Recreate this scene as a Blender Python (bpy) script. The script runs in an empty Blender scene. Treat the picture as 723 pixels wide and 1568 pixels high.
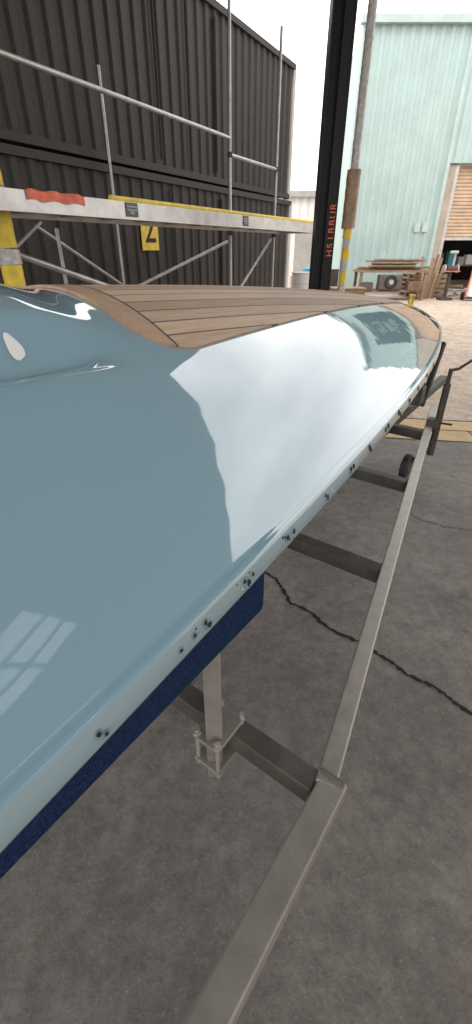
import bpy, bmesh, math, random
import numpy as np
from mathutils import Vector, Matrix
random.seed(4)
S=bpy.context.scene
H=1.5
R=math.radians
# ---------------------------------------------------------------- helpers
def link(o,parent=None):
    S.collection.objects.link(o)
    if parent: o.parent=parent
    return o
def empty(name):
    return link(bpy.data.objects.new(name,None))
def mk(name,v,f,mat,parent=None,smooth=False,bevel=0):
    m=bpy.data.meshes.new(name); m.from_pydata([tuple(map(float,a)) for a in v],[],f); m.update()
    bm=bmesh.new(); bm.from_mesh(m); bmesh.ops.recalc_face_normals(bm,faces=bm.faces); bm.to_mesh(m); bm.free()
    if smooth:
        for p in m.polygons: p.use_smooth=True
    if mat: m.materials.append(mat)
    o=bpy.data.objects.new(name,m); link(o,parent)
    if bevel:
        b=o.modifiers.new('b','BEVEL'); b.width=bevel; b.segments=3; b.limit_method='ANGLE'
    return o
def obox(name,c,size,mat,parent=None,ax=None,bevel=0.004):
    """oriented box; ax = (x axis, y axis, z axis)"""
    if ax is None: ax=(Vector((1,0,0)),Vector((0,1,0)),Vector((0,0,1)))
    c=Vector(c); v=[]
    for i in (-1,1):
        for j in (-1,1):
            for k in (-1,1):
                v.append(c+ax[0]*i*size[0]/2+ax[1]*j*size[1]/2+ax[2]*k*size[2]/2)
    f=[(0,1,3,2),(4,6,7,5),(0,4,5,1),(2,3,7,6),(0,2,6,4),(1,5,7,3)]
    return mk(name,v,f,mat,parent,bevel=bevel)
def beam(name,a,b,w,h,mat,parent=None,bevel=0.004):
    a=Vector(a);b=Vector(b);d=(b-a);L=d.length;d.normalize()
    up=Vector((0,0,1)) if abs(d.z)<.95 else Vector((0,1,0))
    sd=d.cross(up).normalized(); up=sd.cross(d).normalized()
    return obox(name,(a+b)/2,(w,L,h),mat,parent,(sd,d,up),bevel)
def tube(name,pts,r,mat,parent=None,n=16,closed=False):
    cu=bpy.data.curves.new(name,'CURVE'); cu.dimensions='3D'; cu.bevel_depth=r; cu.bevel_resolution=4; cu.use_fill_caps=True
    sp=cu.splines.new('POLY'); sp.points.add(len(pts)-1)
    for q,p in zip(sp.points,pts): q.co=(*p,1)
    sp.use_cyclic_u=closed; sp.use_smooth=True
    cu.materials.append(mat)
    return link(bpy.data.objects.new(name,cu),parent)
def disc(name,c,nrm,r,th,mat,parent=None,n=24,bevel=0,jit=0):
    nrm=Vector(nrm).normalized(); c=Vector(c)
    t=nrm.orthogonal().normalized(); b=nrm.cross(t)
    v=[];f=[]
    rr=[r*(1+random.uniform(-jit,jit)) for _ in range(n)]
    for k in (-.5,.5):
        for i in range(n):
            a=2*math.pi*i/n; v.append(c+nrm*k*th+t*rr[i]*math.cos(a)+b*rr[i]*math.sin(a))
    f=[tuple(range(n)),tuple(range(n,2*n))]+[(i,(i+1)%n,n+(i+1)%n,n+i) for i in range(n)]
    return mk(name,v,f,mat,parent,bevel=bevel)
def ring(name,c,nrm,R1,r,mat,parent=None,n=28):
    nrm=Vector(nrm).normalized(); c=Vector(c); t=nrm.orthogonal().normalized(); b=nrm.cross(t)
    return tube(name,[c+t*R1*math.cos(2*math.pi*i/n)+b*R1*math.sin(2*math.pi*i/n) for i in range(n)],r,mat,parent,closed=True)
def text(name,body,loc,xax,size,mat,parent,upax=Vector((0,0,1))):
    cu=bpy.data.curves.new(name,'FONT'); cu.body=body; cu.size=size; cu.align_x='CENTER'; cu.align_y='CENTER'
    cu.materials.append(mat); o=link(bpy.data.objects.new(name,cu),parent)
    x=Vector(xax).normalized(); y=Vector(upax).normalized(); z=x.cross(y)
    M=Matrix((x,y,z)).transposed().to_4x4(); M.translation=Vector(loc); o.matrix_local=M
    return o
# ---------------------------------------------------------------- materials
def mat(name,col,rough=.6,metal=0,nscale=5,namt=.25,bump=0,bscale=60,col2=None,spec=.5,stretch=None,coat=0,ior=1.5,rvar=.1):
    m=bpy.data.materials.new(name); m.use_nodes=True; N=m.node_tree; n=N.nodes; l=N.links
    b=n['Principled BSDF']; b.inputs['Roughness'].default_value=rough; b.inputs['Metallic'].default_value=metal
    b.inputs['Specular IOR Level'].default_value=spec; b.inputs['IOR'].default_value=ior
    b.inputs['Coat Weight'].default_value=coat; b.inputs['Coat Roughness'].default_value=.02
    tc=n.new('ShaderNodeTexCoord'); mp=n.new('ShaderNodeMapping'); l.new(tc.outputs['Object'],mp.inputs[0])
    if stretch: mp.inputs['Scale'].default_value=stretch
    no=n.new('ShaderNodeTexNoise'); no.inputs['Scale'].default_value=nscale; no.inputs['Detail'].default_value=8; no.inputs['Roughness'].default_value=.65
    l.new(mp.outputs[0],no.inputs['Vector'])
    cr=n.new('ShaderNodeValToRGB'); cr.color_ramp.elements[0].position=.32; cr.color_ramp.elements[1].position=.68
    c2=col2 or tuple(min(1,c*(1+namt)) for c in col)
    c1=tuple(c*(1-namt) for c in col) if not col2 else col
    cr.color_ramp.elements[0].color=(*c1,1); cr.color_ramp.elements[1].color=(*c2,1)
    l.new(no.outputs[0],cr.inputs[0]); l.new(cr.outputs[0],b.inputs['Base Color'])
    if rvar:
        mr=n.new('ShaderNodeMapRange'); mr.inputs['To Min'].default_value=max(0,rough-rvar); mr.inputs['To Max'].default_value=min(1,rough+rvar)
        l.new(no.outputs[0],mr.inputs[0]); l.new(mr.outputs[0],b.inputs['Roughness'])
    if bump:
        n2=n.new('ShaderNodeTexNoise'); n2.inputs['Scale'].default_value=bscale; n2.inputs['Detail'].default_value=6
        l.new(mp.outputs[0],n2.inputs['Vector'])
        bp=n.new('ShaderNodeBump'); bp.inputs['Strength'].default_value=bump; bp.inputs['Distance'].default_value=.01
        l.new(n2.outputs[0],bp.inputs['Height']); l.new(bp.outputs[0],b.inputs['Normal'])
    return m
M={}
def worn_highlit_steel():
    m=mat('galvanised_steel',(.10,.088,.075),.42,.45,16,.4,.05,60,col2=(.27,.245,.215)); n=m.node_tree.nodes; l=m.node_tree.links; b=n['Principled BSDF']
    src=b.inputs['Base Color'].links[0].from_socket
    tc=n.new('ShaderNodeTexCoord')
    no=n.new('ShaderNodeTexNoise'); no.inputs['Scale'].default_value=26; no.inputs['Detail'].default_value=9; no.inputs['Roughness'].default_value=.8; no.inputs['Distortion'].default_value=1.2; l.new(tc.outputs['Object'],no.inputs['Vector'])
    r=n.new('ShaderNodeValToRGB'); r.color_ramp.elements[0].position=.60; r.color_ramp.elements[1].position=.66; l.new(no.outputs[0],r.inputs[0])
    geo=n.new('ShaderNodeNewGeometry'); r2=n.new('ShaderNodeValToRGB'); r2.color_ramp.elements[0].position=.52; r2.color_ramp.elements[1].position=.58; l.new(geo.outputs['Pointiness'],r2.inputs[0])  # edge highlights painted into the colour, on top of the scratches
    mxx=n.new('ShaderNodeMath'); mxx.operation='MAXIMUM'; l.new(r.outputs[0],mxx.inputs[0]); l.new(r2.outputs[0],mxx.inputs[1])
    mx=n.new('ShaderNodeMix'); mx.data_type='RGBA'; mx.inputs[7].default_value=(.46,.43,.39,1); l.new(mxx.outputs[0],mx.inputs[0]); l.new(src,mx.inputs[6]); l.new(mx.outputs[2],b.inputs['Base Color'])
    return m
M['steel']=worn_highlit_steel()
M['dsteel']=mat('dark_steel',(.04,.036,.033),.6,.3,10,.4,.08,60,col2=(.09,.08,.07))
M['msteel']=mat('weathered_steel',(.075,.066,.057),.5,.3,12,.4,.08,60,col2=(.16,.14,.12))
M['alu']=mat('aluminium',(.5,.49,.47),.42,.5,6,.2,.1,50)
M['tubealu']=mat('scaffold_tube_metal',(.38,.37,.36),.4,.6,8,.25,.1,50)
M['black']=mat('black_paint',(.006,.006,.007),.5,0,6,.4,.1,spec=.3)
M['rubber']=mat('black_rubber',(.012,.012,.013),.6,0,9,.3,.1)
M['orange']=mat('orange_paint',(.80,.13,.04),.5,0,9,.2)
M['red']=mat('red_tarp',(.62,.13,.07),.6,0,7,.3,.5,20)
M['yellow']=mat('yellow_foam',(.66,.48,.05),.6,0,10,.2,.5,25)
M['yellowp']=mat('worn_yellow_paint',(.45,.33,.19),.7,0,6,.25,.2,40,col2=(.66,.46,.20))
M['wrap']=mat('clear_tape_wrap',(.42,.40,.38),.35,0,20,.35,.6,30)
M['brownwrap']=mat('brown_wrap',(.27,.18,.11),.5,0,9,.35,.6,18)
M['container']=mat('container_paint',(.014,.0115,.010),.65,.1,3,.4,.2,40,col2=(.034,.027,.023))
M['teal']=mat('teal_cladding',(.36,.475,.455),.5,0,1.2,.08,.05,30)
M['tealtrim']=mat('teal_trim',(.40,.50,.48),.5,0,3,.1)
M['cream']=mat('roller_shutter_paint',(.50,.36,.25),.55,0,3,.15)
M['brick']=mat('rendered_wall',(.38,.32,.26),.85,0,2,.15,.3)
M['white']=mat('white_paint',(.72,.72,.70),.5,0,4,.08)
M['greywall']=mat('grey_wall',(.36,.35,.33),.7,0,2,.15)
M['wood']=mat('weathered_wood',(.14,.09,.055),.75,0,6,.4,.4,30,col2=(.34,.23,.14),stretch=(1,6,6))
M['crate']=mat('crate_wood',(.10,.06,.035),.75,0,6,.4,.3,30,col2=(.22,.14,.08))
M['cyan']=mat('cylinder_blue',(.05,.30,.42),.4,0,6,.2)
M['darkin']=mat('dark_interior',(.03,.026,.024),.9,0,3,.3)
M['roof']=mat('roof_sheet_underside',(.40,.41,.42),.8,.0,1,.05,rvar=.05)
M['carpet']=mat('blue_carpet',(.005,.012,.036),.95,0,150,.8,1.0,200,spec=.1,col2=(.022,.045,.12))
M['hole']=mat('drilled_hole',(.012,.012,.012),.7,0,20,.3)
M['sealant']=mat('filler_compound',(.20,.30,.33),.4,0,30,.3,.3)
M['chip']=mat('primer_chip',(.42,.45,.43),.7,0,30,.3,.3)
M['sign']=mat('black_sign',(.02,.022,.024),.4,0,8,.3)
M['greensign']=mat('green_sign',(.02,.05,.05),.4,0,8,.3)
M['greentext']=mat('sign_lettering',(.30,.38,.36),.5,0,8,.2)
M['bronze']=mat('bronze_fitting',(.5,.33,.06),.35,.6,15,.3)
M['crack']=mat('crack_dirt',(.010,.009,.008),.95,0,30,.4,.5,90)
def translucent():
    m=bpy.data.materials.new('rooflight_sheet'); m.use_nodes=True; n=m.node_tree.nodes; l=m.node_tree.links
    n.remove(n['Principled BSDF']); t=n.new('ShaderNodeBsdfTranslucent'); no=n.new('ShaderNodeTexNoise'); no.inputs['Scale'].default_value=3
    cr=n.new('ShaderNodeValToRGB'); cr.color_ramp.elements[0].color=(.50,.51,.52,1); cr.color_ramp.elements[1].color=(.65,.65,.65,1)
    l.new(no.outputs[0],cr.inputs[0]); l.new(cr.outputs[0],t.inputs[0]); l.new(t.outputs[0],n['Material Output'].inputs[0]); return m
M['rooflight']=translucent()

# boat frame
U=Vector((.593,.805,0)).normalized(); Np=Vector((U.y,-U.x,0)); P0=Vector((1.15,3.15,H))
def BL(s,p,z): return P0+U*s+Np*p+Vector((0,0,z))

# gloss boat paint
def paint(nm='gloss_blue_paint',c1=(.205,.335,.405),c2=(.22,.355,.425),rough=.04,ior=1.62,cior=1.58):
    m=bpy.data.materials.new(nm); m.use_nodes=True; n=m.node_tree.nodes; l=m.node_tree.links
    b=n['Principled BSDF']; b.inputs['Roughness'].default_value=rough; b.inputs['IOR'].default_value=ior
    b.inputs['Coat Weight'].default_value=1; b.inputs['Coat IOR'].default_value=cior; b.inputs['Coat Roughness'].default_value=.015
    tc=n.new('ShaderNodeTexCoord')
    no=n.new('ShaderNodeTexNoise'); no.inputs['Scale'].default_value=2.5; no.inputs['Detail'].default_value=5
    l.new(tc.outputs['Object'],no.inputs['Vector'])
    cr=n.new('ShaderNodeValToRGB'); cr.color_ramp.elements[0].color=(*c1,1); cr.color_ramp.elements[1].color=(*c2,1)
    l.new(no.outputs[0],cr.inputs[0])
    n3=n.new('ShaderNodeTexNoise'); n3.inputs['Scale'].default_value=170; n3.inputs['Detail'].default_value=2
    l.new(tc.outputs['Object'],n3.inputs['Vector'])
    r3=n.new('ShaderNodeValToRGB'); r3.color_ramp.elements[0].position=.77; r3.color_ramp.elements[1].position=.83
    l.new(n3.outputs[0],r3.inputs[0])
    mx=n.new('ShaderNodeMix'); mx.data_type='RGBA'; mx.inputs[7].default_value=(.4,.45,.46,1)
    l.new(r3.outputs[0],mx.inputs[0]); l.new(cr.outputs[0],mx.inputs[6]); l.new(mx.outputs[2],b.inputs['Base Color'])
    n2=n.new('ShaderNodeTexNoise'); n2.inputs['Scale'].default_value=6; n2.inputs['Detail'].default_value=2
    l.new(tc.outputs['Object'],n2.inputs['Vector'])
    bp=n.new('ShaderNodeBump'); bp.inputs['Strength'].default_value=.05; bp.inputs['Distance'].default_value=.02
    l.new(n2.outputs[0],bp.inputs['Height']); l.new(bp.outputs[0],b.inputs['Normal']); l.new(bp.outputs[0],b.inputs['Coat Normal'])
    return m
M['paint']=paint()
M['bandpaint']=paint('sheer_band_paint',(.22,.31,.34),(.29,.38,.40),.3,1.45,1.35)
def teak():
    m=bpy.data.materials.new('teak_planks'); m.use_nodes=True; n=m.node_tree.nodes; l=m.node_tree.links
    b=n['Principled BSDF']; b.inputs['Roughness'].default_value=.6
    at=n.new('ShaderNodeUVMap'); at.uv_map='sp'
    sep=n.new('ShaderNodeSeparateXYZ'); l.new(at.outputs[0],sep.inputs[0])
    mp=n.new('ShaderNodeMapping'); mp.inputs['Scale'].default_value=(6,150,1); l.new(at.outputs[0],mp.inputs[0])
    no=n.new('ShaderNodeTexNoise'); no.inputs['Scale'].default_value=1; no.inputs['Detail'].default_value=9; no.inputs['Roughness'].default_value=.7; l.new(mp.outputs[0],no.inputs['Vector'])
    dv=n.new('ShaderNodeMath'); dv.operation='DIVIDE'; dv.inputs[1].default_value=.04; l.new(sep.outputs[1],dv.inputs[0])
    fl=n.new('ShaderNodeMath'); fl.operation='FLOOR'; l.new(dv.outputs[0],fl.inputs[0])
    wn=n.new('ShaderNodeTexWhiteNoise'); wn.noise_dimensions='1D'; l.new(fl.outputs[0],wn.inputs['W'])
    ad=n.new('ShaderNodeMath'); ad.operation='MULTIPLY_ADD'; ad.inputs[1].default_value=.35; l.new(wn.outputs[0],ad.inputs[0]); l.new(no.outputs[0],ad.inputs[2])
    cr=n.new('ShaderNodeValToRGB'); cr.color_ramp.elements[0].position=.38; cr.color_ramp.elements[1].position=.95
    cr.color_ramp.elements[0].color=(.25,.16,.10,1); cr.color_ramp.elements[1].color=(.52,.37,.25,1)
    l.new(ad.outputs[0],cr.inputs[0])
    fr=n.new('ShaderNodeMath'); fr.operation='FRACT'; l.new(dv.outputs[0],fr.inputs[0])
    lt=n.new('ShaderNodeMath'); lt.operation='LESS_THAN'; lt.inputs[1].default_value=.09; l.new(fr.outputs[0],lt.inputs[0])
    mx=n.new('ShaderNodeMix'); mx.data_type='RGBA'; mx.inputs[7].default_value=(.035,.028,.024,1)
    l.new(lt.outputs[0],mx.inputs[0]); l.new(cr.outputs[0],mx.inputs[6]); l.new(mx.outputs[2],b.inputs['Base Color'])
    bp=n.new('ShaderNodeBump'); bp.inputs['Strength'].default_value=.35; bp.inputs['Distance'].default_value=.002
    l.new(no.outputs[0],bp.inputs['Height']); l.new(bp.outputs[0],b.inputs['Normal'])
    return m
M['teak']=teak()
M['margin']=mat('teak_margin_board',(.25,.15,.085),.5,0,14,.2,.2,60,col2=(.42,.27,.165))
# ---------------------------------------------------------------- boat
boat=empty('sailing_boat')
xs=np.array([0.05,.283,.682,1.0,1.237,1.5,1.664,1.78,2.1,2.35]); ws=np.array([.025,.145,.335,.45,.522,.588,.632,.662,.71,.72])
A=np.stack([xs,xs**2,xs**3,xs**4],1); wc=np.linalg.lstsq(A,ws,rcond=None)[0]
def w_(s):
    x=math.sqrt(max(0,-s)); return max(0.0008,wc[0]*x+wc[1]*x*x+wc[2]*x**3+wc[3]*x**4)
cx=np.array([0,.15,.4,1.0,1.79,2.4,2.8,3.3,4.4,5.6]); cz=np.array([-.335,-.30,-.262,-.19,-.126,-.082,-.062,-.048,-.04,-.05])
pc=np.polyfit(cx,cz,4)
gx=np.array([0,.1,.465,1.0,1.53,2.3,3,4,5.6]); gz=np.array([-.365,-.37,-.40,-.43,-.445,-.45,-.45,-.45,-.45])
pg=np.polyfit(gx,gz,4)
def zc_(s): return float(np.polyval(pc,-s))
def zg_(s): return float(np.polyval(pg,-s))
def sm(a,b,x):
    t=min(1,max(0,(x-a)/(b-a))); return t*t*(3-2*t)
def deckz(s,p):
    w=w_(s); q=min(1,abs(p)/w); z0=zc_(s); g=zg_(s); zc=max(z0,g+.004)
    z=zc-(zc-g)*q**2
    k=sm(-2.66,-2.80,s) if s<-2.66 else 0
    if k>0:
        ap=abs(p)
        z+=k*(-.030*math.exp(-((ap-.275)/.034)**2)+.022*sm(.25,.205,ap)+.006*sm(.318,.335,ap)*sm(.42,.34,ap))
    return z
SL=5.6; NS=460; NQ=150
def ee(s): return min(.018,w_(s)*.4)
v=[];f=[]
svals=[-(SL)*(i/NS)**1.5 for i in range(NS+1)]
sec_n=None
for s in svals:
    w=w_(s); g=zg_(s); e=ee(s); row=[]
    half=[]
    for j in range(NQ+1):
        p=(w-e)*j/NQ; half.append((p,deckz(s,p)))
    zb=half[-1][1]
    for a in (15,30,45,58,68):
        half.append((w-e+e*math.sin(R(a)), zb-e*(1-math.cos(R(a)))))
    z1=half[-1][1]; p1=half[-1][0]
    for dz,do in ((.015,.003),(.031,.004),(.036,.002)): half.append((p1+do*min(1,w/.1),z1-dz))
    zl=half[-1][1]
    sc=min(1,w/.3)
    for fp,dz in ((.985,.004),(.96,.010),(.88,.056),(.78,.105),(.65,.150),(.5,.190),(.35,.220),(.18,.245),(0,.26)):
        half.append((w*fp,zl-dz*sc))
    row=[(p,z) for p,z in half]+[(-p,z) for p,z in half[1:-1]][::-1]
    sec_n=len(row)
    v+= [BL(s,p,z) for p,z in row]
def incock(s,p):
    if s>-2.86 or s<-4.7: return False
    cs=-3.78; return (abs((s-cs)/.92))**5+(abs(p/.205))**5<1
band=[]
for i in range(NS):
    sm_=(svals[i]+svals[i+1])/2
    w=w_(sm_)
    for j in range(sec_n):
        j2=(j+1)%sec_n
        if j<=NQ: pm=w*(j+.5)/NQ
        elif j>=sec_n-NQ-1: pm=-w*(sec_n-j-.5)/NQ
        else: pm=None
        if pm is not None and incock(sm_,pm): continue
        f.append((i*sec_n+j,i*sec_n+j2,(i+1)*sec_n+j2,(i+1)*sec_n+j))
        jj=j if j<sec_n/2 else sec_n-j-1
        band.append(1 if NQ+3<=jj<=NQ+7 else 0)
f.append(tuple(NS*sec_n+j for j in range(sec_n))); band.append(0)
hull=mk('hull_and_deck',v,f,M['paint'],boat,smooth=True)
hull.data.materials.append(M['bandpaint'])
for p,b_ in zip(hull.data.polygons,band): p.material_index=b_
# cockpit rim + liner
rim=[]
for k in range(120):
    t=2*math.pi*k/120; c_,s_=math.cos(t),math.sin(t)
    ss=-3.78+.92*math.copysign(abs(c_)**.4,c_); pp=.205*math.copysign(abs(s_)**.4,s_)
    rim.append((ss,pp))
tube('cockpit_rim',[BL(a,b,deckz(a,b)+.004) for a,b in rim],.014,M['rubber'],boat,closed=True)
v=[];f=[]
for dz in (0.003,-.05,-.35):
    v+=[BL(a,b,(deckz(a,b)+dz) if dz>-.3 else -.38) for a,b in rim]
n=len(rim)
for r_ in range(2):
    for k in range(n): f.append((r_*n+k,r_*n+(k+1)%n,(r_+1)*n+(k+1)%n,(r_+1)*n+k))
f.append(tuple(2*n+k for k in range(n)))
mk('cockpit_well',v,f,M['darkin'],boat)
# teak foredeck
def pt_(s):
    xs_=[.33,.46,.9,1.42,2.05,2.62]; ps=[.02,.085,.150,.205,.272,.330]
    return float(np.interp(-s,xs_,ps))
TA=-2.62; TF=-.34; NT=160; NP=60
def teaksheet(name,s0,s1,pf0,pf1,off,mt,ns=NT,npn=NP,th=.007):
    v=[];uv=[];f=[]
    for i in range(ns+1):
        s=s0+(s1-s0)*i/ns
        for j in range(npn+1):
            a,b=pf0(s),pf1(s); p=a+(b-a)*j/npn
            v.append(BL(s,p,deckz(s,p)+off)); uv.append((s,p))
    for i in range(ns):
        for j in range(npn):
            k=i*(npn+1)+j; f.append((k,k+1,k+npn+2,k+npn+1))
    m=bpy.data.meshes.new(name); m.from_pydata([tuple(a) for a in v],[],f)
    ul=m.uv_layers.new(name='sp')
    for lp in m.loops: ul.data[lp.index].uv=uv[lp.vertex_index]
    m.materials.append(mt); m.update()
    o=bpy.data.objects.new(name,m); link(o,boat)
    so=o.modifiers.new('s','SOLIDIFY'); so.thickness=th; so.offset=0
    return o
def pin(s):   # rounded aft corners
    d=max(0,(-s)-2.50)/.12
    return pt_(s)-.10*(1-math.sqrt(max(0,1-min(1,d)**2)))
teaksheet('teak_planking',TF,TA+.064,lambda s:-(pin(s)-.0),lambda s:pin(s)-.0,.003,M['teak'],th=.005)
teaksheet('aft_margin_board',TA+.062,TA,lambda s:-pin(s),lambda s:pin(s),.0035,M['margin'],ns=30,npn=80,th=.006)
teaksheet('caulk_line',TA+.066,TA+.0605,lambda s:-pin(s),lambda s:pin(s),.0042,M['rubber'],ns=3,npn=80,th=.005)
# screw holes in the sheer band
def bandpt(s,dz):
    w=w_(s); e=ee(s); c=BL(s,w-.001+.003*dz/.015,deckz(s,w-e)-e*.625-dz); t=(BL(s+.02,w_(s+.02),0)-BL(s-.02,w_(s-.02),0)).normalized(); nn=(t.cross(Vector((0,0,1))).normalized()+Vector((0,0,.2))).normalized()
    return c,nn
def holes(s,dz,r,rg=True):
    c,nn=bandpt(s,dz)
    if rg: disc('filler_ring',c+nn*.0003,nn,r*1.8,.0018,M['sealant'],boat,n=14,jit=.12)
    disc('screw_hole',c+nn*.0010,nn,r,.002,M['hole'],boat,n=12,jit=.2)
for s,dz,r in ((-3.08,.012,.0032),(-3.072,.020,.0026),(-2.94,.014,.003),(-2.91,.013,.003),(-2.885,.010,.004),(-2.878,.018,.0045),(-2.78,.010,.004),(-2.77,.018,.0055),(-2.755,.012,.0035),
    (-2.63,.013,.005),(-2.605,.013,.005),(-2.45,.010,.0045),(-2.44,.018,.006),(-2.29,.014,.006),(-2.27,.014,.006),(-2.14,.010,.006),(-2.13,.020,.006),(-1.98,.014,.006),(-1.95,.012,.007),(-1.82,.010,.009),(-1.80,.020,.007),(-1.66,.014,.008),(-1.50,.014,.008),(-1.3,.014,.008),(-1.1,.014,.008),
    (-3.3,.014,.004),(-3.5,.014,.004)):
    holes(s,dz,r,s<-2.4)
for i in range(26):
    s=random.choice([-2.88,-2.77,-2.62,-2.44,-2.28,-2.13,-1.96,-1.81])+random.uniform(-.03,.03); c,nn=bandpt(s,random.uniform(.004,.026))
    disc('paint_chip',c+nn*.0006,nn,random.uniform(.001,.0028),.0014,random.choice([M['chip'],M['hole']]),boat,n=7,jit=.4)
# small plain white patch on the deck near the cockpit
v=[];nn=22
cs,cp=-2.85,.246
for k in range(nn):
    a=2*math.pi*k/nn; rr=1+.12*math.sin(3*a+1)
    s=cs+.012*math.cos(a)*rr; p=cp+.013*math.sin(a)*rr
    v.append(BL(s,p,deckz(s,p)+.0025))
v.append(BL(cs,cp,deckz(cs,cp)+.003))
mk('white_spot',v,[(k,(k+1)%nn,nn) for k in range(nn)],M['white'],boat)
# bow fitting
obox('stem_fitting',BL(-.03,0,-.315),(.03,.05,.03),M['bronze'],boat,(Np,U,Vector((0,0,1))),.008)
tube('stem_eye',[BL(-.03,0,-.31),BL(-.03,0,-.27)],.018,M['bronze'],boat)
disc('stem_eye_cap',BL(-.03,0,-.262),(0,0,1),.022,.02,M['bronze'],boat,bevel=.006)

# ---------------------------------------------------------------- trailer
tr=empty('boat_trailer')
Z3=Vector((0,0,1))
def pr(s): return .777-.544*((s+2.607)/2.841)
for sg in (1,-1):
    beam('side_rail',BL(-2.64,sg*.783,-1.13),BL(.55,sg*pr(.55),-1.13),.052,.06,M['steel'],tr,.006)
    beam('rear_rail',BL(-2.61,sg*.795,-1.134),BL(-5.6,sg*.795,-1.134),.066,.066,M['steel'],tr,.006)
    beam('weld_bead',BL(-2.615,sg*.757,-1.0985),BL(-2.615,sg*.822,-1.0985),.009,.009,M['msteel'],tr,.003)
    # bunk
    beam('bunk_board',BL(-2.55,sg*.497,-.682),BL(-4.9,sg*.497,-.682),.08,.12,M['carpet'],tr,.014)
    for s in (-2.70,-4.5):
        beam('bunk_post',BL(s,sg*.49,-1.27),BL(s,sg*.49,-.72),.042,.042,M['steel'],tr,.005)
        for z in (-1.095,-1.195):
            obox('clamp_plate',BL(s+.02,sg*.49,z),(.085,.12,.012),M['steel'],tr,(Np,U,Z3),.003)
        for dp in (-.034,.034):
            tube('u_bolt',[BL(s-.03,sg*.49+dp,-1.22),BL(s-.03,sg*.49+dp,-1.07)],.006,M['steel'],tr)
            disc('nut',BL(s-.03,sg*.49+dp,-1.082),Z3,.011,.012,M['steel'],tr,n=6)
            tube('u_bolt_front',[BL(s+.075,sg*.49+dp,-1.22),BL(s+.075,sg*.49+dp,-1.07)],.006,M['steel'],tr)
for s,p in ((-2.64,.76),(-1.736,.585),(-.89,.42),(-.03,.26),(-4.5,.75)):
    beam('cross_member',BL(s,-p,-1.145),BL(s,p,-1.145),.06,.065,M['dsteel'] if s>-2 else M['msteel'],tr,.006)
beam('drawbar',BL(-.4,0,-1.14),BL(1.5,0,-1.10),.07,.07,M['dsteel'],tr,.006)
beam('winch_post',BL(.42,.1,-1.08),BL(.60,.12,-.62),.035,.05,M['black'],tr)
disc('winch_drum',BL(.36,.05,-.93),Np,.06,.10,M['dsteel'],tr,bevel=.006)
obox('winch_frame',BL(.36,.05,-.98),(.13,.12,.14),M['dsteel'],tr,(Np,U,Z3),.01)
obox('bow_snubber',BL(.1,0,-.86),(.14,.12,.10),M['rubber'],tr,(Np,U,Z3),.03)
tube('snubber_arm',[BL(.1,0,-.86),BL(.4,.08,-1.0)],.02,M['dsteel'],tr)
# jockey wheel
jp=(.10,.315)
tube('jockey_stem',[BL(*jp,-1.33),BL(*jp,-.80)],.024,M['dsteel'],tr)
tube('jockey_inner',[BL(*jp,-.82),BL(*jp,-.70)],.014,M['dsteel'],tr)
obox('jockey_clamp',BL(jp[0],jp[1]-.03,-1.10),(.09,.08,.09),M['dsteel'],tr,(Np,U,Z3),.012)
tube('clamp_handle',[BL(jp[0],jp[1]+.01,-1.08),BL(jp[0]-.05,jp[1]+.10,-1.06)],.008,M['dsteel'],tr)
tube('crank_handle',[BL(*jp,-.71),BL(jp[0]+.03,jp[1]+.04,-.70),BL(jp[0]+.10,jp[1]+.13,-.62),BL(jp[0]+.10,jp[1]+.13,-.53)],.010,M['dsteel'],tr)
tube('crank_knob',[BL(jp[0]+.10,jp[1]+.13,-.56),BL(jp[0]+.10,jp[1]+.13,-.50)],.017,M['rubber'],tr)
wc0=BL(-.06,.20,-1.40)
disc('jockey_tyre',wc0,Np,.095,.05,M['rubber'],tr,n=40,bevel=.014)
disc('jockey_hub',wc0,Np,.05,.058,M['dsteel'],tr,n=24,bevel=.004)
beam('jockey_fork',wc0,BL(jp[0]-.02,jp[1]-.02,-1.28),.03,.02,M['dsteel'],tr)
# road wheels
for sg in (1,-1):
    c=BL(-5.0,sg*.98,-1.25)
    disc('tyre',c,Np,.25,.15,M['rubber'],tr,n=48,bevel=.04); disc('wheel_rim',c,Np,.14,.156,M['alu'],tr,n=32,bevel=.01)
beam('axle',BL(-5.0,-.98,-1.25),BL(-5.0,.98,-1.25),.05,.05,M['dsteel'],tr)
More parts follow.
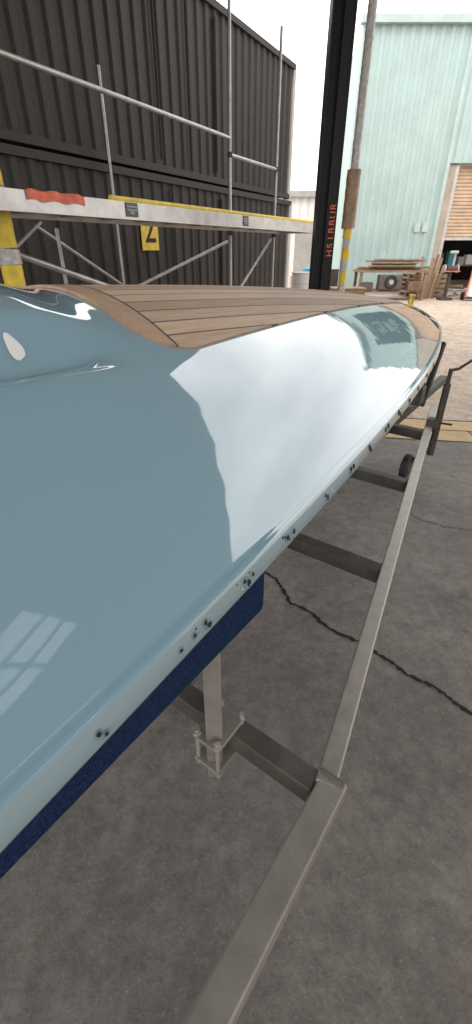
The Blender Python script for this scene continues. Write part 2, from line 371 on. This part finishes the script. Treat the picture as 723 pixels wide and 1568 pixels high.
# ---------------------------------------------------------------- ground
def concrete(name,c1,c2,c3,sp=1.0,rough=.7,spot=True):
    m=bpy.data.materials.new(name); m.use_nodes=True; n=m.node_tree.nodes; l=m.node_tree.links
    b=n['Principled BSDF']; b.inputs['Roughness'].default_value=rough
    tc=n.new('ShaderNodeTexCoord')
    def noise(sc,d=8,r=.6):
        x=n.new('ShaderNodeTexNoise'); x.inputs['Scale'].default_value=sc; x.inputs['Detail'].default_value=d; x.inputs['Roughness'].default_value=r; l.new(tc.outputs['Object'],x.inputs['Vector']); return x
    a=noise(1.6*sp,10,.7); b2=noise(16*sp,12,.8); c=noise(75*sp,6,.8)
    r=n.new('ShaderNodeValToRGB'); r.color_ramp.elements[0].position=.36; r.color_ramp.elements[1].position=.62
    r.color_ramp.elements[0].color=(*c1,1); r.color_ramp.elements[1].color=(*c2,1); l.new(a.outputs[0],r.inputs[0])
    r2=n.new('ShaderNodeValToRGB'); r2.color_ramp.elements[0].position=.35; r2.color_ramp.elements[1].position=.68
    r2.color_ramp.elements[0].color=(.45,.45,.45,1); r2.color_ramp.elements[1].color=(1.3,1.3,1.3,1); l.new(b2.outputs[0],r2.inputs[0])
    mx=n.new('ShaderNodeMix'); mx.data_type='RGBA'; mx.blend_type='MULTIPLY'; mx.inputs[0].default_value=.9
    l.new(r.outputs[0],mx.inputs[6]); l.new(r2.outputs[0],mx.inputs[7])
    r3=n.new('ShaderNodeValToRGB'); r3.color_ramp.elements[0].position=.58; r3.color_ramp.elements[1].position=.68; l.new(c.outputs[0],r3.inputs[0])
    m3=n.new('ShaderNodeMix'); m3.data_type='RGBA'; l.new(r3.outputs[0],m3.inputs[0]); l.new(mx.outputs[2],m3.inputs[6]); m3.inputs[7].default_value=(*c3,1)
    r6=n.new('ShaderNodeValToRGB'); r6.color_ramp.elements[0].position=.33; r6.color_ramp.elements[1].position=.42; r6.color_ramp.elements[0].color=(.35,.35,.35,1); r6.color_ramp.elements[1].color=(1,1,1,1); l.new(c.outputs[0],r6.inputs[0])
    m6=n.new('ShaderNodeMix'); m6.data_type='RGBA'; m6.blend_type='MULTIPLY'; m6.inputs[0].default_value=1; l.new(m3.outputs[2],m6.inputs[6]); l.new(r6.outputs[0],m6.inputs[7])
    out=m6
    if spot:
        d=noise(4.3,5,.6); r4=n.new('ShaderNodeValToRGB'); r4.color_ramp.elements[0].position=.66; r4.color_ramp.elements[1].position=.72; l.new(d.outputs[0],r4.inputs[0])
        m4=n.new('ShaderNodeMix'); m4.data_type='RGBA'; l.new(r4.outputs[0],m4.inputs[0]); l.new(out.outputs[2],m4.inputs[6]); m4.inputs[7].default_value=(.22,.14,.08,1)
        d5=noise(2.2,9,.75); r5=n.new('ShaderNodeValToRGB'); r5.color_ramp.elements[0].position=.34; r5.color_ramp.elements[1].position=.44
        r5.color_ramp.elements[0].color=(.62,.62,.62,1); r5.color_ramp.elements[1].color=(1,1,1,1); l.new(d5.outputs[0],r5.inputs[0])
        m5=n.new('ShaderNodeMix'); m5.data_type='RGBA'; m5.blend_type='MULTIPLY'; m5.inputs[0].default_value=1
        l.new(m4.outputs[2],m5.inputs[6]); l.new(r5.outputs[0],m5.inputs[7]); out=m5
    l.new(out.outputs[2],b.inputs['Base Color'])
    ad=n.new('ShaderNodeMath'); ad.operation='ADD'; l.new(b2.outputs[0],ad.inputs[0]); l.new(c.outputs[0],ad.inputs[1])
    bp=n.new('ShaderNodeBump'); bp.inputs['Strength'].default_value=.9; bp.inputs['Distance'].default_value=.010
    l.new(ad.outputs[0],bp.inputs['Height']); l.new(bp.outputs[0],b.inputs['Normal'])
    mr=n.new('ShaderNodeMapRange'); mr.inputs['To Min'].default_value=rough-.25; mr.inputs['To Max'].default_value=rough+.15; l.new(b2.outputs[0],mr.inputs[0]); l.new(mr.outputs[0],b.inputs['Roughness'])
    return m
M['floor']=concrete('shed_concrete',(.175,.155,.137),(.285,.257,.23),(.40,.365,.33),rough=.62)
M['yard']=concrete('yard_concrete',(.48,.38,.295),(.62,.50,.395),(.64,.53,.43),.35,.8,False)
def quad(name,pts,z,m,parent=None): return mk(name,[(x,y,z) for x,y in pts],[tuple(range(len(pts)))],m,parent)
quad('ground',[(-300,-300),(300,-300),(300,300),(-300,300)],0,M['floor'])
def yl(x,o=0): return 3.72-.156*(x-2.0)*1.0+.0+o
quad('yard_pavement',[(-60,yl(-60,.60)),(60,yl(60,.60)),(60,90),(-60,90)],.004,M['yard'])
th=empty('yellow_threshold')
for i in range(-14,22):
    x0=i*1.1+.02; x1=x0+1.08
    quad('painted_slab',[(x0,yl(x0,.0)),(x1,yl(x1,.0)),(x1,yl(x1,.27)),(x0,yl(x0,.27))],.006,M['yellowp'],th)
    quad('painted_slab',[(x0+.4,yl(x0+.4,.29)),(x1+.4,yl(x1+.4,.29)),(x1+.4,yl(x1+.4,.56)),(x0+.4,yl(x0+.4,.56))],.006,M['yellowp'],th)
# cracks
def crack(name,pts,w):
    P=[]
    for (a,b) in zip(pts[:-1],pts[1:]):
        a=Vector(a);b=Vector(b); n=max(2,int((b-a).length/.012))
        for i in range(n):
            t=i/n; q=a.lerp(b,t); P.append(q+Vector((random.uniform(-1,1),random.uniform(-1,1)))*.005+Vector((math.sin(q.x*41),math.cos(q.y*33)))*.009)
    P.append(Vector(pts[-1])); v=[];f=[]
    for i,q in enumerate(P):
        d=(P[min(i+2,len(P)-1)]-P[max(0,i-2)]).normalized(); nn=Vector((-d.y,d.x)); ww=w*random.uniform(.3,1)*min(1,(len(P)-1-i)/8,i/8+.1)
        v+=[(q.x+nn.x*ww/2,q.y+nn.y*ww/2,.003),(q.x-nn.x*ww/2,q.y-nn.y*ww/2,.003)]
    for i in range(len(P)-1): f.append((2*i,2*i+1,2*i+3,2*i+2))
    mk(name,v,f,M['crack'])
crack('floor_crack',[(-.1,2.1),(.203,1.806),(.28,1.62),(.368,1.52),(.47,1.42),(.571,1.34),(.70,1.20),(.893,1.025),(1.3,.75),(2.2,.3)],.022)
crack('floor_crack',[(1.0,2.6),(1.3,2.3),(1.5,2.25),(1.9,1.9)],.006)
# ---------------------------------------------------------------- corrugated wall helper
def corr(name,a,b,z0,z1,pitch,depth,mt,parent):
    a=Vector((a[0],a[1],0));b=Vector((b[0],b[1],0));d=b-a;L=d.length;d.normalize();nn=Vector((d.y,-d.x,0))
    v=[];x=0;pr=[]
    while x<L:
        for fx,o in ((0,0),(.35,0),(.5,1),(.85,1)):
            if x+fx*pitch<=L: pr.append((x+fx*pitch,o*depth))
        x+=pitch
    pr.append((L,0))
    for x,o in pr:
        q=a+d*x+nn*o; v+=[(q.x,q.y,z0),(q.x,q.y,z1)]
    mk(name,v,[(2*i,2*i+2,2*i+3,2*i+1) for i in range(len(pr)-1)],mt,parent)
D=Vector((.494,.869,0)).normalized(); Dn=Vector((D.y,-D.x,0))
# ---------------------------------------------------------------- shipping containers
def container(z0,off,name='shipping_container'):
    e=empty(name); Rr=Vector((1.42,14.4,0))+D*off; Lf=Rr-D*12.19; h=2.59; back=-Dn*2.44
    def p(a,z): return Vector((a.x,a.y,z0+z))
    corr('side_panel',Lf+D*.08,Rr-D*.08,z0+.12,z0+h-.08,.28,.036,M['container'],e)
    for q in (Lf,Rr,Lf+back,Rr+back):
        obox('corner_post',p(q,h/2),(.14,.14,h),M['container'] if q is not Rr else M['greywall'],e,(D,Dn,Z3),.01)
    for z in (.06,h-.05):
        beam('side_beam',p(Lf+Dn*.03,z),p(Rr+Dn*.03,z),.10,.10,M['container'],e)
    obox('body',p((Lf+Rr)/2+back/2-Dn*.02,h/2),(12.1,2.38,h-.06),M['container'],e,(D,Dn,Z3),.01)
    for i in range(3):
        q=Rr-D*(3.6+i*.9); beam('locking_bar',p(q+Dn*.06,.2),p(q+Dn*.06,h-.2),.04,.04,M['container'],e)
    return e
c1=container(0,0); c2=container(2.62,-.15)
sg=empty('number_sign'); q=Vector((1.42,14.4,0))-D*6.05+Dn*.06
obox('plate',(q.x,q.y,1.80),(.46,.012,.66),M['yellow'],sg,(D,Dn,Z3),.003)
q2=q+Dn*.012; text('numeral','2',(q2.x,q2.y,1.80),D,.70,M['black'],sg)
# ---------------------------------------------------------------- scaffold platform
sc=empty('scaffold_tower')
Pl=Vector((-1.64,4.41,0)); zb=H+.25
def SP(k,o,z): q=Pl+D*k-Dn*o; return Vector((q.x,q.y,z))
k0,k1=-1.6,6.38
beam('side_beam',SP(k0,0,zb+.075),SP(k1,0,zb+.075),.05,.15,M['alu'],sc)
beam('flange',SP(k0,-.02,zb+.005),SP(k1,-.02,zb+.005),.06,.012,M['alu'],sc,.002)
beam('back_beam',SP(k0,.75,zb+.075),SP(k1,.75,zb+.075),.05,.15,M['alu'],sc)
for i in range(14):
    k=k0+.1+i*(k1-k0-.2)/13; beam('deck_rung',SP(k,.03,zb+.05),SP(k,.72,zb+.05),.05,.05,M['alu'],sc)
beam('deck_board',SP(k0,.375,zb+.115),SP(k1,.375,zb+.115),.68,.03,M['crate'],sc)
beam('end_beam',SP(k1+.02,-.02,zb+.075),SP(k1+.02,.78,zb+.075),.04,.15,M['alu'],sc)
tube('yellow_edge_foam',[SP(.9,.03,zb+.168),SP(k1,.03,zb+.168)],.028,M['yellow'],sc)
# tarp
v=[];f=[];nx=24;ny=8
for i in range(nx+1):
    for j in range(ny+1):
        k=-.12+.62*i/nx
        if j<3: o=-.034-.006*math.sin(i*1.3); z=zb+.085+.035*j+.008*math.sin(i*.7)
        else: o=-.034+.09*(j-2); z=zb+.158+.008*math.sin(i*.9+j)+.006*random.random()
        v.append(SP(k,o,z))
for i in range(nx):
    for j in range(ny): a=i*(ny+1)+j; f.append((a,a+1,a+ny+2,a+ny+1))
mk('folded_red_tarp',v,f,M['red'],sc,smooth=True)
for k,s_ in ((1.13,.15),(3.55,.13)):
    q=SP(k,-.03,zb+.085); obox('load_label',q,(s_*1.2,.006,.12),M['sign'],sc,(D,Dn,Z3),.001)
    text('label_text','Top Platform\nworking load\n275kg',q+Dn*.005,D,.027,M['white'],sc)
# uprights and braces
def up(k,o,z0=0,z1=3.9,r=.025): tube('upright',[SP(k,o,z0),SP(k,o,z1)],r,M['tubealu'],sc)
up(4.5,.78,0,4.6); up(.85,.8,0,1.75,.022); up(6.2,.78,0,4.6); up(3.1,2.0,0,3.6)
tube('brace',[SP(-.7,.5,1.68),SP(1.25,.1,1.02)],.028,M['tubealu'],sc)
tube('brace',[SP(-1.0,.3,1.35),SP(.3,.5,1.1)],.024,M['tubealu'],sc)
tube('brace',[SP(-.9,.3,1.75),SP(-.15,.35,1.1)],.026,M['tubealu'],sc)
tube('brace',[SP(1.0,1.3,1.72),SP(2.6,1.3,.9)],.02,M['tubealu'],sc)
tube('brace',[SP(.1,1.2,1.2),SP(1.0,1.2,1.75)],.018,M['tubealu'],sc)
tube('brace',[SP(2.3,1.4,.9),SP(4.6,.9,1.60)],.024,M['tubealu'],sc)
tube('brace',[SP(4.6,.8,.7),SP(6.1,.8,1.65)],.024,M['tubealu'],sc)
tube('guard_rail',[SP(4.5,.78,2.75),SP(6.2,.78,2.75)],.025,M['tubealu'],sc)
tube('guard_rail',[SP(-1.2,.78,2.95),SP(4.5,.78,2.95)],.025,M['tubealu'],sc)
for k in (.85,4.5,6.2):
    for z in (1.72,2.75):
        if k>1 or z<2: disc('coupler',SP(k,.78,z),Z3,.04,.07,M['dsteel'],sc,n=12,bevel=.008)
# foam padded poles
def padded(base,r,segs,lean=(0,0),name='padded_scaffold_pole'):
    e=empty(name); b=Vector(base)
    tube('pole',[b,b+Vector((lean[0],lean[1],segs[-1][1]+.3))],r*.45,M['tubealu'],e)
    for z0,z1,mm,rr in segs:
        n=max(3,int((z1-z0)/.03))
        pts=[b+Vector((lean[0]*z/segs[-1][1]+random.uniform(-1,1)*.003,lean[1]*z/segs[-1][1],z)) for z in np.linspace(z0,z1,n)]
        tube('padding',pts,r*rr,mm,e)
padded((-1.93,4.30,0),.088,[(.3,1.22,M['wrap'],1),(1.22,1.38,M['yellow'],.98),(1.38,1.50,M['wrap'],1.08),(1.50,1.78,M['yellow'],.98),(1.78,1.92,M['wrap'],1.1),(1.92,3.9,M['yellow'],.95)])
padded((1.58,7.35,0),.055,[(.1,1.05,M['wrap'],1),(1.05,1.20,M['yellow'],1),(1.20,1.36,M['wrap'],1),(1.36,1.50,M['yellow'],1.05),(1.50,1.62,M['wrap'],.95),(1.62,1.74,M['yellow'],1.1),(1.74,2.4,M['brownwrap'],1.7),(2.4,4.2,M['wrap'],1)])
# ---------------------------------------------------------------- black column
bc=empty('black_steel_column'); q=Vector((1.26,7.45,0))
for dx in (-.13,.13): obox('flange',q+Vector((dx,0,2.4)),(.025,.24,4.8),M['black'],bc,None,.003)
obox('web',q+Vector((0,.02,2.4)),(.235,.02,4.8),M['black'],bc,None,.002)
obox('cover_plate',q+Vector((.06,-.11,2.4)),(.115,.01,4.8),M['black'],bc,None,.002)
obox('base_plate',q+Vector((0,0,.015)),(.45,.4,.03),M['black'],bc)
for i,ch in enumerate('HSIBBUR'):
    text('letter',ch,q+Vector((.09,-.118,1.44+i*.092)),Vector((0,0,1)),.125,M['orange'],bc,upax=Vector((-1,0,0)))
# ---------------------------------------------------------------- buildings
tb=empty('teal_industrial_building')
Y=18.6
corr('front_cladding',(3.9,Y),(7.05,Y),0.05,7.2,.30,.035,M['teal'],tb)
corr('front_cladding_over_door',(7.15,Y),(16.2,Y),3.95,7.2,.30,.035,M['teal'],tb)
obox('body',(5.5,Y+4.1,3.55),(3.1,8,7.1),M['teal'],tb,None,.02)
obox('corner_trim',(7.10,Y-.02,3.6),(.12,.14,7.2),M['tealtrim'],tb)
obox('corner_trim',(3.86,Y-.02,3.6),(.16,.14,7.2),M['tealtrim'],tb)
obox('eaves_gutter',(10.0,Y-.08,7.28),(12.6,.22,.18),M['tealtrim'],tb)
obox('plinth',(5.48,Y-.05,.15),(3.1,.12,.3),M['greywall'],tb)
obox('right_wall',(14.6,Y+.3,1.95),(3.2,.5,3.88),M['brick'],tb)
obox('pier',(7.32,Y+.3,1.95),(.26,.5,3.9),M['brick'],tb)
obox('upper_backing',(11.7,Y+.35,5.5),(9.0,.5,3.2),M['teal'],tb)
obox('roof',(11.7,Y+5,7.1),(9.2,10,.2),M['greywall'],tb)
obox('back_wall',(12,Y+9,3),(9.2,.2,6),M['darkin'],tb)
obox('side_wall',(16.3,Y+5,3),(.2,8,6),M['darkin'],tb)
v=[];f=[];z=1.85
while z<3.85:
    for a,o in ((0,0),(.03,-.03),(.075,-.03)):
        v+=[(7.45,Y+.25+o,z+a),(13.0,Y+.25+o,z+a)]
    z+=.105
for i in range(len(v)//2-1): f.append((2*i,2*i+1,2*i+3,2*i+2))
mk('roller_shutter',v,f,M['cream'],tb)
obox('shutter_bottom_bar',(10.2,Y+.22,1.80),(5.5,.06,.09),M['alu'],tb)
for x in (7.5,13.0): obox('shutter_guide',(x,Y+.12,1.95),(.12,.12,3.9),M['alu'],tb)
obox('inner_shelf',(10.5,Y+2.5,.9),(3.6,.5,.06),M['crate'],tb)
for i in range(11): obox('stored_item',(8.1+i*.4,Y+2.4+random.uniform(-.1,.1),1.05+random.uniform(0,.1)),(.2+random.random()*.15,.3,.25+random.random()*.3),random.choice([M['white'],M['greywall'],M['red'],M['wood'],M['cyan']]),tb)
ns=empty('business_sign'); obox('board',(11.0,Y-.09,5.3),(4.6,.05,2.0),M['greensign'],ns)
text('lettering','Boat yard\nmoorings\nrigging & sails',(11.0,Y-.125,5.3),Vector((1,0,0)),.42,M['greentext'],ns)
nt=empty('wall_notice')
for dx in (0,.28):
    obox('sheet',(6.45+dx,Y-.06,2.15),(.2,.01,.3),M['tealtrim'],nt,None,.001)
fb=empty('white_warehouse')
corr('front',(-6,33),(16,33),0,4.4,.5,.05,M['white'],fb)
obox('body',(5,37,2.2),(21.8,7.8,4.3),M['white'],fb)
obox('roller_door',(4.55,32.9,1.3),(1.6,.08,2.6),M['greywall'],fb)
obox('window',(6.6,32.9,2.0),(1.2,.06,.9),M['darkin'],fb)
obox('fascia',(5,32.85,4.35),(22.2,.3,.3),M['greywall'],fb)
# ---------------------------------------------------------------- yard clutter
wb=empty('workbench')
bx,by=5.15,16.6
obox('top',(bx,by,.86),(2.3,.9,.06),M['wood'],wb)
for dx in (-1.05,1.05):
    for dy in (-.38,.38): obox('leg',(bx+dx,by+dy,.42),(.09,.09,.83),M['wood'],wb)
obox('lower_shelf',(bx,by,.28),(2.2,.8,.05),M['wood'],wb)
for i in range(7): obox('plank',(bx+random.uniform(-.1,.2),by-.1+random.uniform(-.2,.2),.92+i*.045),(1.4+random.random()*.9,.2,.04),random.choice([M['wood'],M['crate'],M['brownwrap']]),wb)
obox('motor_housing',(bx-.1,by-.35,.55),(.75,.35,.42),M['msteel'],wb,None,.03)
ring('fan_ring',(bx-.1,by-.55,.56),(0,1,0),.17,.03,M['rubber'],wb)
disc('fan_hub',(bx-.1,by-.55,.56),(0,1,0),.07,.05,M['alu'],wb)
obox('box',(bx+.75,by-.3,.44),(.5,.35,.28),M['crate'],wb)
obox('box',(bx-.85,by-.3,.42),(.4,.35,.24),M['msteel'],wb)
tube('clamp_stand',[(bx-.4,by-.3,1.2),(bx-.4,by-.3,1.45)],.03,M['alu'],wb)
def pallet(x,y,n,rot=0,name='pallet_stack'):
    e=empty(name); c=math.cos(rot);s=math.sin(rot); ax=(Vector((c,s,0)),Vector((-s,c,0)),Z3)
    for k in range(n):
        z=.02+k*.145
        for i in range(7): obox('slat',Vector((x,y,z+.125))+ax[0]*(-.54+i*.18),(.1,1.0,.02),M['wood'],e,ax,.002)
        for j in (-.45,0,.45): obox('bearer',Vector((x,y,z+.06))+ax[1]*j,(1.2,.1,.09),M['wood'],e,ax,.002)
pallet(6.7,17.7,5,.2); pallet(3.9,19.5,4,.1); pallet(2.9,16.5,2,-.3)
lt=empty('leaning_timber')
for i in range(7): beam('board',(6.25+i*.1,16.7+.05*i,.02),(6.35+i*.13,17.2,.9+.45*random.random()),.08+.04*random.random(),.03,random.choice([M['wood'],M['crate'],M['brownwrap']]),lt)
gt=empty('gas_cylinder_trolley')
g0=Vector((7.75,16.2,0))
for dx,mm in ((0,M['white']),(.27,M['cyan'])):
    tube('cylinder',[g0+Vector((dx,0,.12)),g0+Vector((dx+.12,.1,1.15))],.11,mm,gt)
    tube('neck',[g0+Vector((dx+.12,.1,1.15)),g0+Vector((dx+.135,.11,1.28))],.045,M['bronze'],gt)
for dx in (-.15,.42):
    tube('handle',[g0+Vector((dx,-.1,.1)),g0+Vector((dx+.12,.05,1.2)),g0+Vector((dx+.1,-.1,1.3))],.02,M['red'],gt)
    disc('wheel',g0+Vector((dx,.1,.13)),(1,0,0),.13,.05,M['rubber'],gt,bevel=.01)
obox('foot_plate',g0+Vector((.13,0,.08)),(.6,.3,.03),M['dsteel'],gt)
gp=empty('pedestal_grinder'); g1=Vector((7.05,16.4,0))
obox('base',g1+Vector((0,0,.04)),(.4,.4,.08),M['dsteel'],gp); tube('column',[g1,g1+Vector((0,0,.85))],.06,M['dsteel'],gp)
tube('motor',[g1+Vector((-.14,0,.93)),g1+Vector((.14,0,.93))],.10,M['dsteel'],gp)
obox('tool_rest',g1+Vector((0,-.15,.86)),(.5,.1,.03),M['red'],gp)
for dx in (-.21,.21): disc('stone',g1+Vector((dx,0,.93)),(1,0,0),.12,.04,M['greywall'],gp,bevel=.005)
obox('lamp_arm',g1+Vector((.05,0,1.2)),(.05,.05,.4),M['alu'],gp); obox('lamp_head',g1+Vector((-.02,-.05,1.4)),(.22,.16,.08),M['alu'],gp,None,.02)
def drum(x,y,mm,name='oil_drum'):
    e=empty(name); disc('body',(x,y,.44),Z3,.29,.88,mm,e,n=36,bevel=.01)
    for z in (.02,.3,.6,.87): ring('rib',(x,y,z),Z3,.292,.012,mm,e)
drum(2.0,15.2,M['greywall']); drum(2.7,18.2,M['cyan']); drum(3.3,17.4,M['dsteel'])
cb=empty('storage_crate'); obox('body',(2.35,17.0,.35),(.9,.7,.68),M['greywall'],cb,None,.02); obox('lid',(2.35,17.0,.72),(.96,.76,.06),M['white'],cb,None,.01)
cb=empty('storage_crate'); obox('body',(3.6,15.8,.2),(1.0,.7,.38),M['crate'],cb,None,.02); obox('lid',(3.6,15.8,.41),(1.04,.74,.04),M['wood'],cb,None,.01)
rub=empty('timber_pile')
for i in range(16):
    x=8.0+random.uniform(-.8,1.6); y=17.2+random.uniform(-.5,.8); a=random.uniform(0,3.1)
    d=Vector((math.cos(a),math.sin(a)*.5,random.uniform(0,.12)))*random.uniform(.3,.8)
    beam('offcut',Vector((x,y,.06+.02*i))-d,Vector((x,y,.06+.02*i))+d,.1,.04,random.choice([M['wood'],M['crate'],M['greywall']]),rub)

# ---------------------------------------------------------------- the shed we stand in
sh=empty('open_fronted_shed')
RZ=H+5.1; YB=-5.5
def ye(x): return 6.15-.156*x
def roofstrip(name,x0,x1,y0,y1,ext=0):
    ya0=y1 if y1 is not None else ye(x0)+ext; ya1=y1 if y1 is not None else ye(x1)+ext
    v=[(x0,y0,RZ),(x1,y0,RZ),(x1,ya1,RZ),(x0,ya0,RZ)]; v+=[(a,b,c+.08) for a,b,c in v]
    mk(name,v,[(0,1,2,3),(4,5,6,7),(0,1,5,4),(1,2,6,5),(2,3,7,6),(3,0,4,7)],M['roof'],sh)
hx0,hx1,hy0,hy1=5.2,7.4,-2.6,-.4
XE=3.0
roofstrip('roof_sheet',-7,XE,YB,None,3.2); roofstrip('roof_sheet',XE,hx0,YB,None); roofstrip('roof_sheet',hx1,17,YB,None)  # first strip reaches further out, added to darken the deck's reflection
roofstrip('roof_sheet',hx0,hx1,YB,hy0); roofstrip('roof_sheet',hx0,hx1,hy1,None)
obox('rooflight_glazing',((hx0+hx1)/2,(hy0+hy1)/2,RZ+.06),(hx1-hx0,hy1-hy0,.01),M['rooflight'],sh,None,0)
for k in (1,2): obox('rooflight_bar',(hx0+(hx1-hx0)*k/3,(hy0+hy1)/2,RZ+.01),(.10,hy1-hy0,.07),M['roof'],sh)
for k in (1,): obox('rooflight_bar',((hx0+hx1)/2,hy0+(hy1-hy0)*k/2,RZ+.015),(hx1-hx0,.10,.05),M['roof'],sh)
for x in (-6.9,-1,5): obox('roof_post',(x,YB+.1,RZ/2),(.2,.2,RZ),M['greywall'],sh)
corr('back_wall',(17,YB),(6,YB),0,RZ,.3,.04,M['roof'],sh)  # unseen wall, right part only, shaped for light and reflections on the deck
corr('side_wall',(17,-.5),(17,YB),0,RZ,.3,.04,M['roof'],sh)  # unseen wall, added to keep bright sky out of the gunwale reflection
# ---------------------------------------------------------------- world, sun
W=bpy.data.worlds.new('World'); S.world=W; W.use_nodes=True; n=W.node_tree.nodes; l=W.node_tree.links
bg=n['Background']; sky=n.new('ShaderNodeTexSky'); sky.sky_type='NISHITA'; sky.sun_disc=False
SE,SRot=R(50),R(200)
sky.sun_elevation=SE; sky.sun_rotation=SRot; sky.dust_density=4; sky.air_density=1
hs=n.new('ShaderNodeHueSaturation'); hs.inputs['Saturation'].default_value=.25; l.new(sky.outputs[0],hs.inputs['Color'])
tc=n.new('ShaderNodeTexCoord'); mp=n.new('ShaderNodeMapping'); mp.inputs['Scale'].default_value=(1,1,2.2); l.new(tc.outputs['Generated'],mp.inputs[0])
no=n.new('ShaderNodeTexNoise'); no.inputs['Scale'].default_value=2.6; no.inputs['Detail'].default_value=5; l.new(mp.outputs[0],no.inputs['Vector'])
cr=n.new('ShaderNodeValToRGB'); cr.color_ramp.elements[0].position=.3; cr.color_ramp.elements[1].position=.7
cr.color_ramp.elements[0].color=(17.5,17.2,17.4,1); cr.color_ramp.elements[1].color=(27,26.4,25.8,1); l.new(no.outputs[0],cr.inputs[0])
mx=n.new('ShaderNodeMix'); mx.data_type='RGBA'; mx.inputs[0].default_value=.88; l.new(hs.outputs[0],mx.inputs[6]); l.new(cr.outputs[0],mx.inputs[7])
l.new(mx.outputs[2],bg.inputs[0]); bg.inputs[1].default_value=.13
sl=bpy.data.lights.new('sun','SUN'); sl.energy=1.0; sl.angle=R(20); sl.color=(1,.92,.82)
so=link(bpy.data.objects.new('sun',sl))
sd=Vector((math.sin(SRot)*math.cos(SE),math.cos(SRot)*math.cos(SE),math.sin(SE)))
so.rotation_euler=sd.to_track_quat('Z','Y').to_euler()
# ---------------------------------------------------------------- camera
cam=bpy.data.cameras.new('camera'); co=link(bpy.data.objects.new('camera',cam)); co.location=(0,0,H); co.rotation_euler=(R(90-31.1),0,0)
cam.sensor_width=36; cam.lens=15.36; cam.clip_start=.02; cam.clip_end=1000
S.camera=co
S.view_settings.view_transform='Standard'; S.view_settings.look='None'; S.view_settings.exposure=0
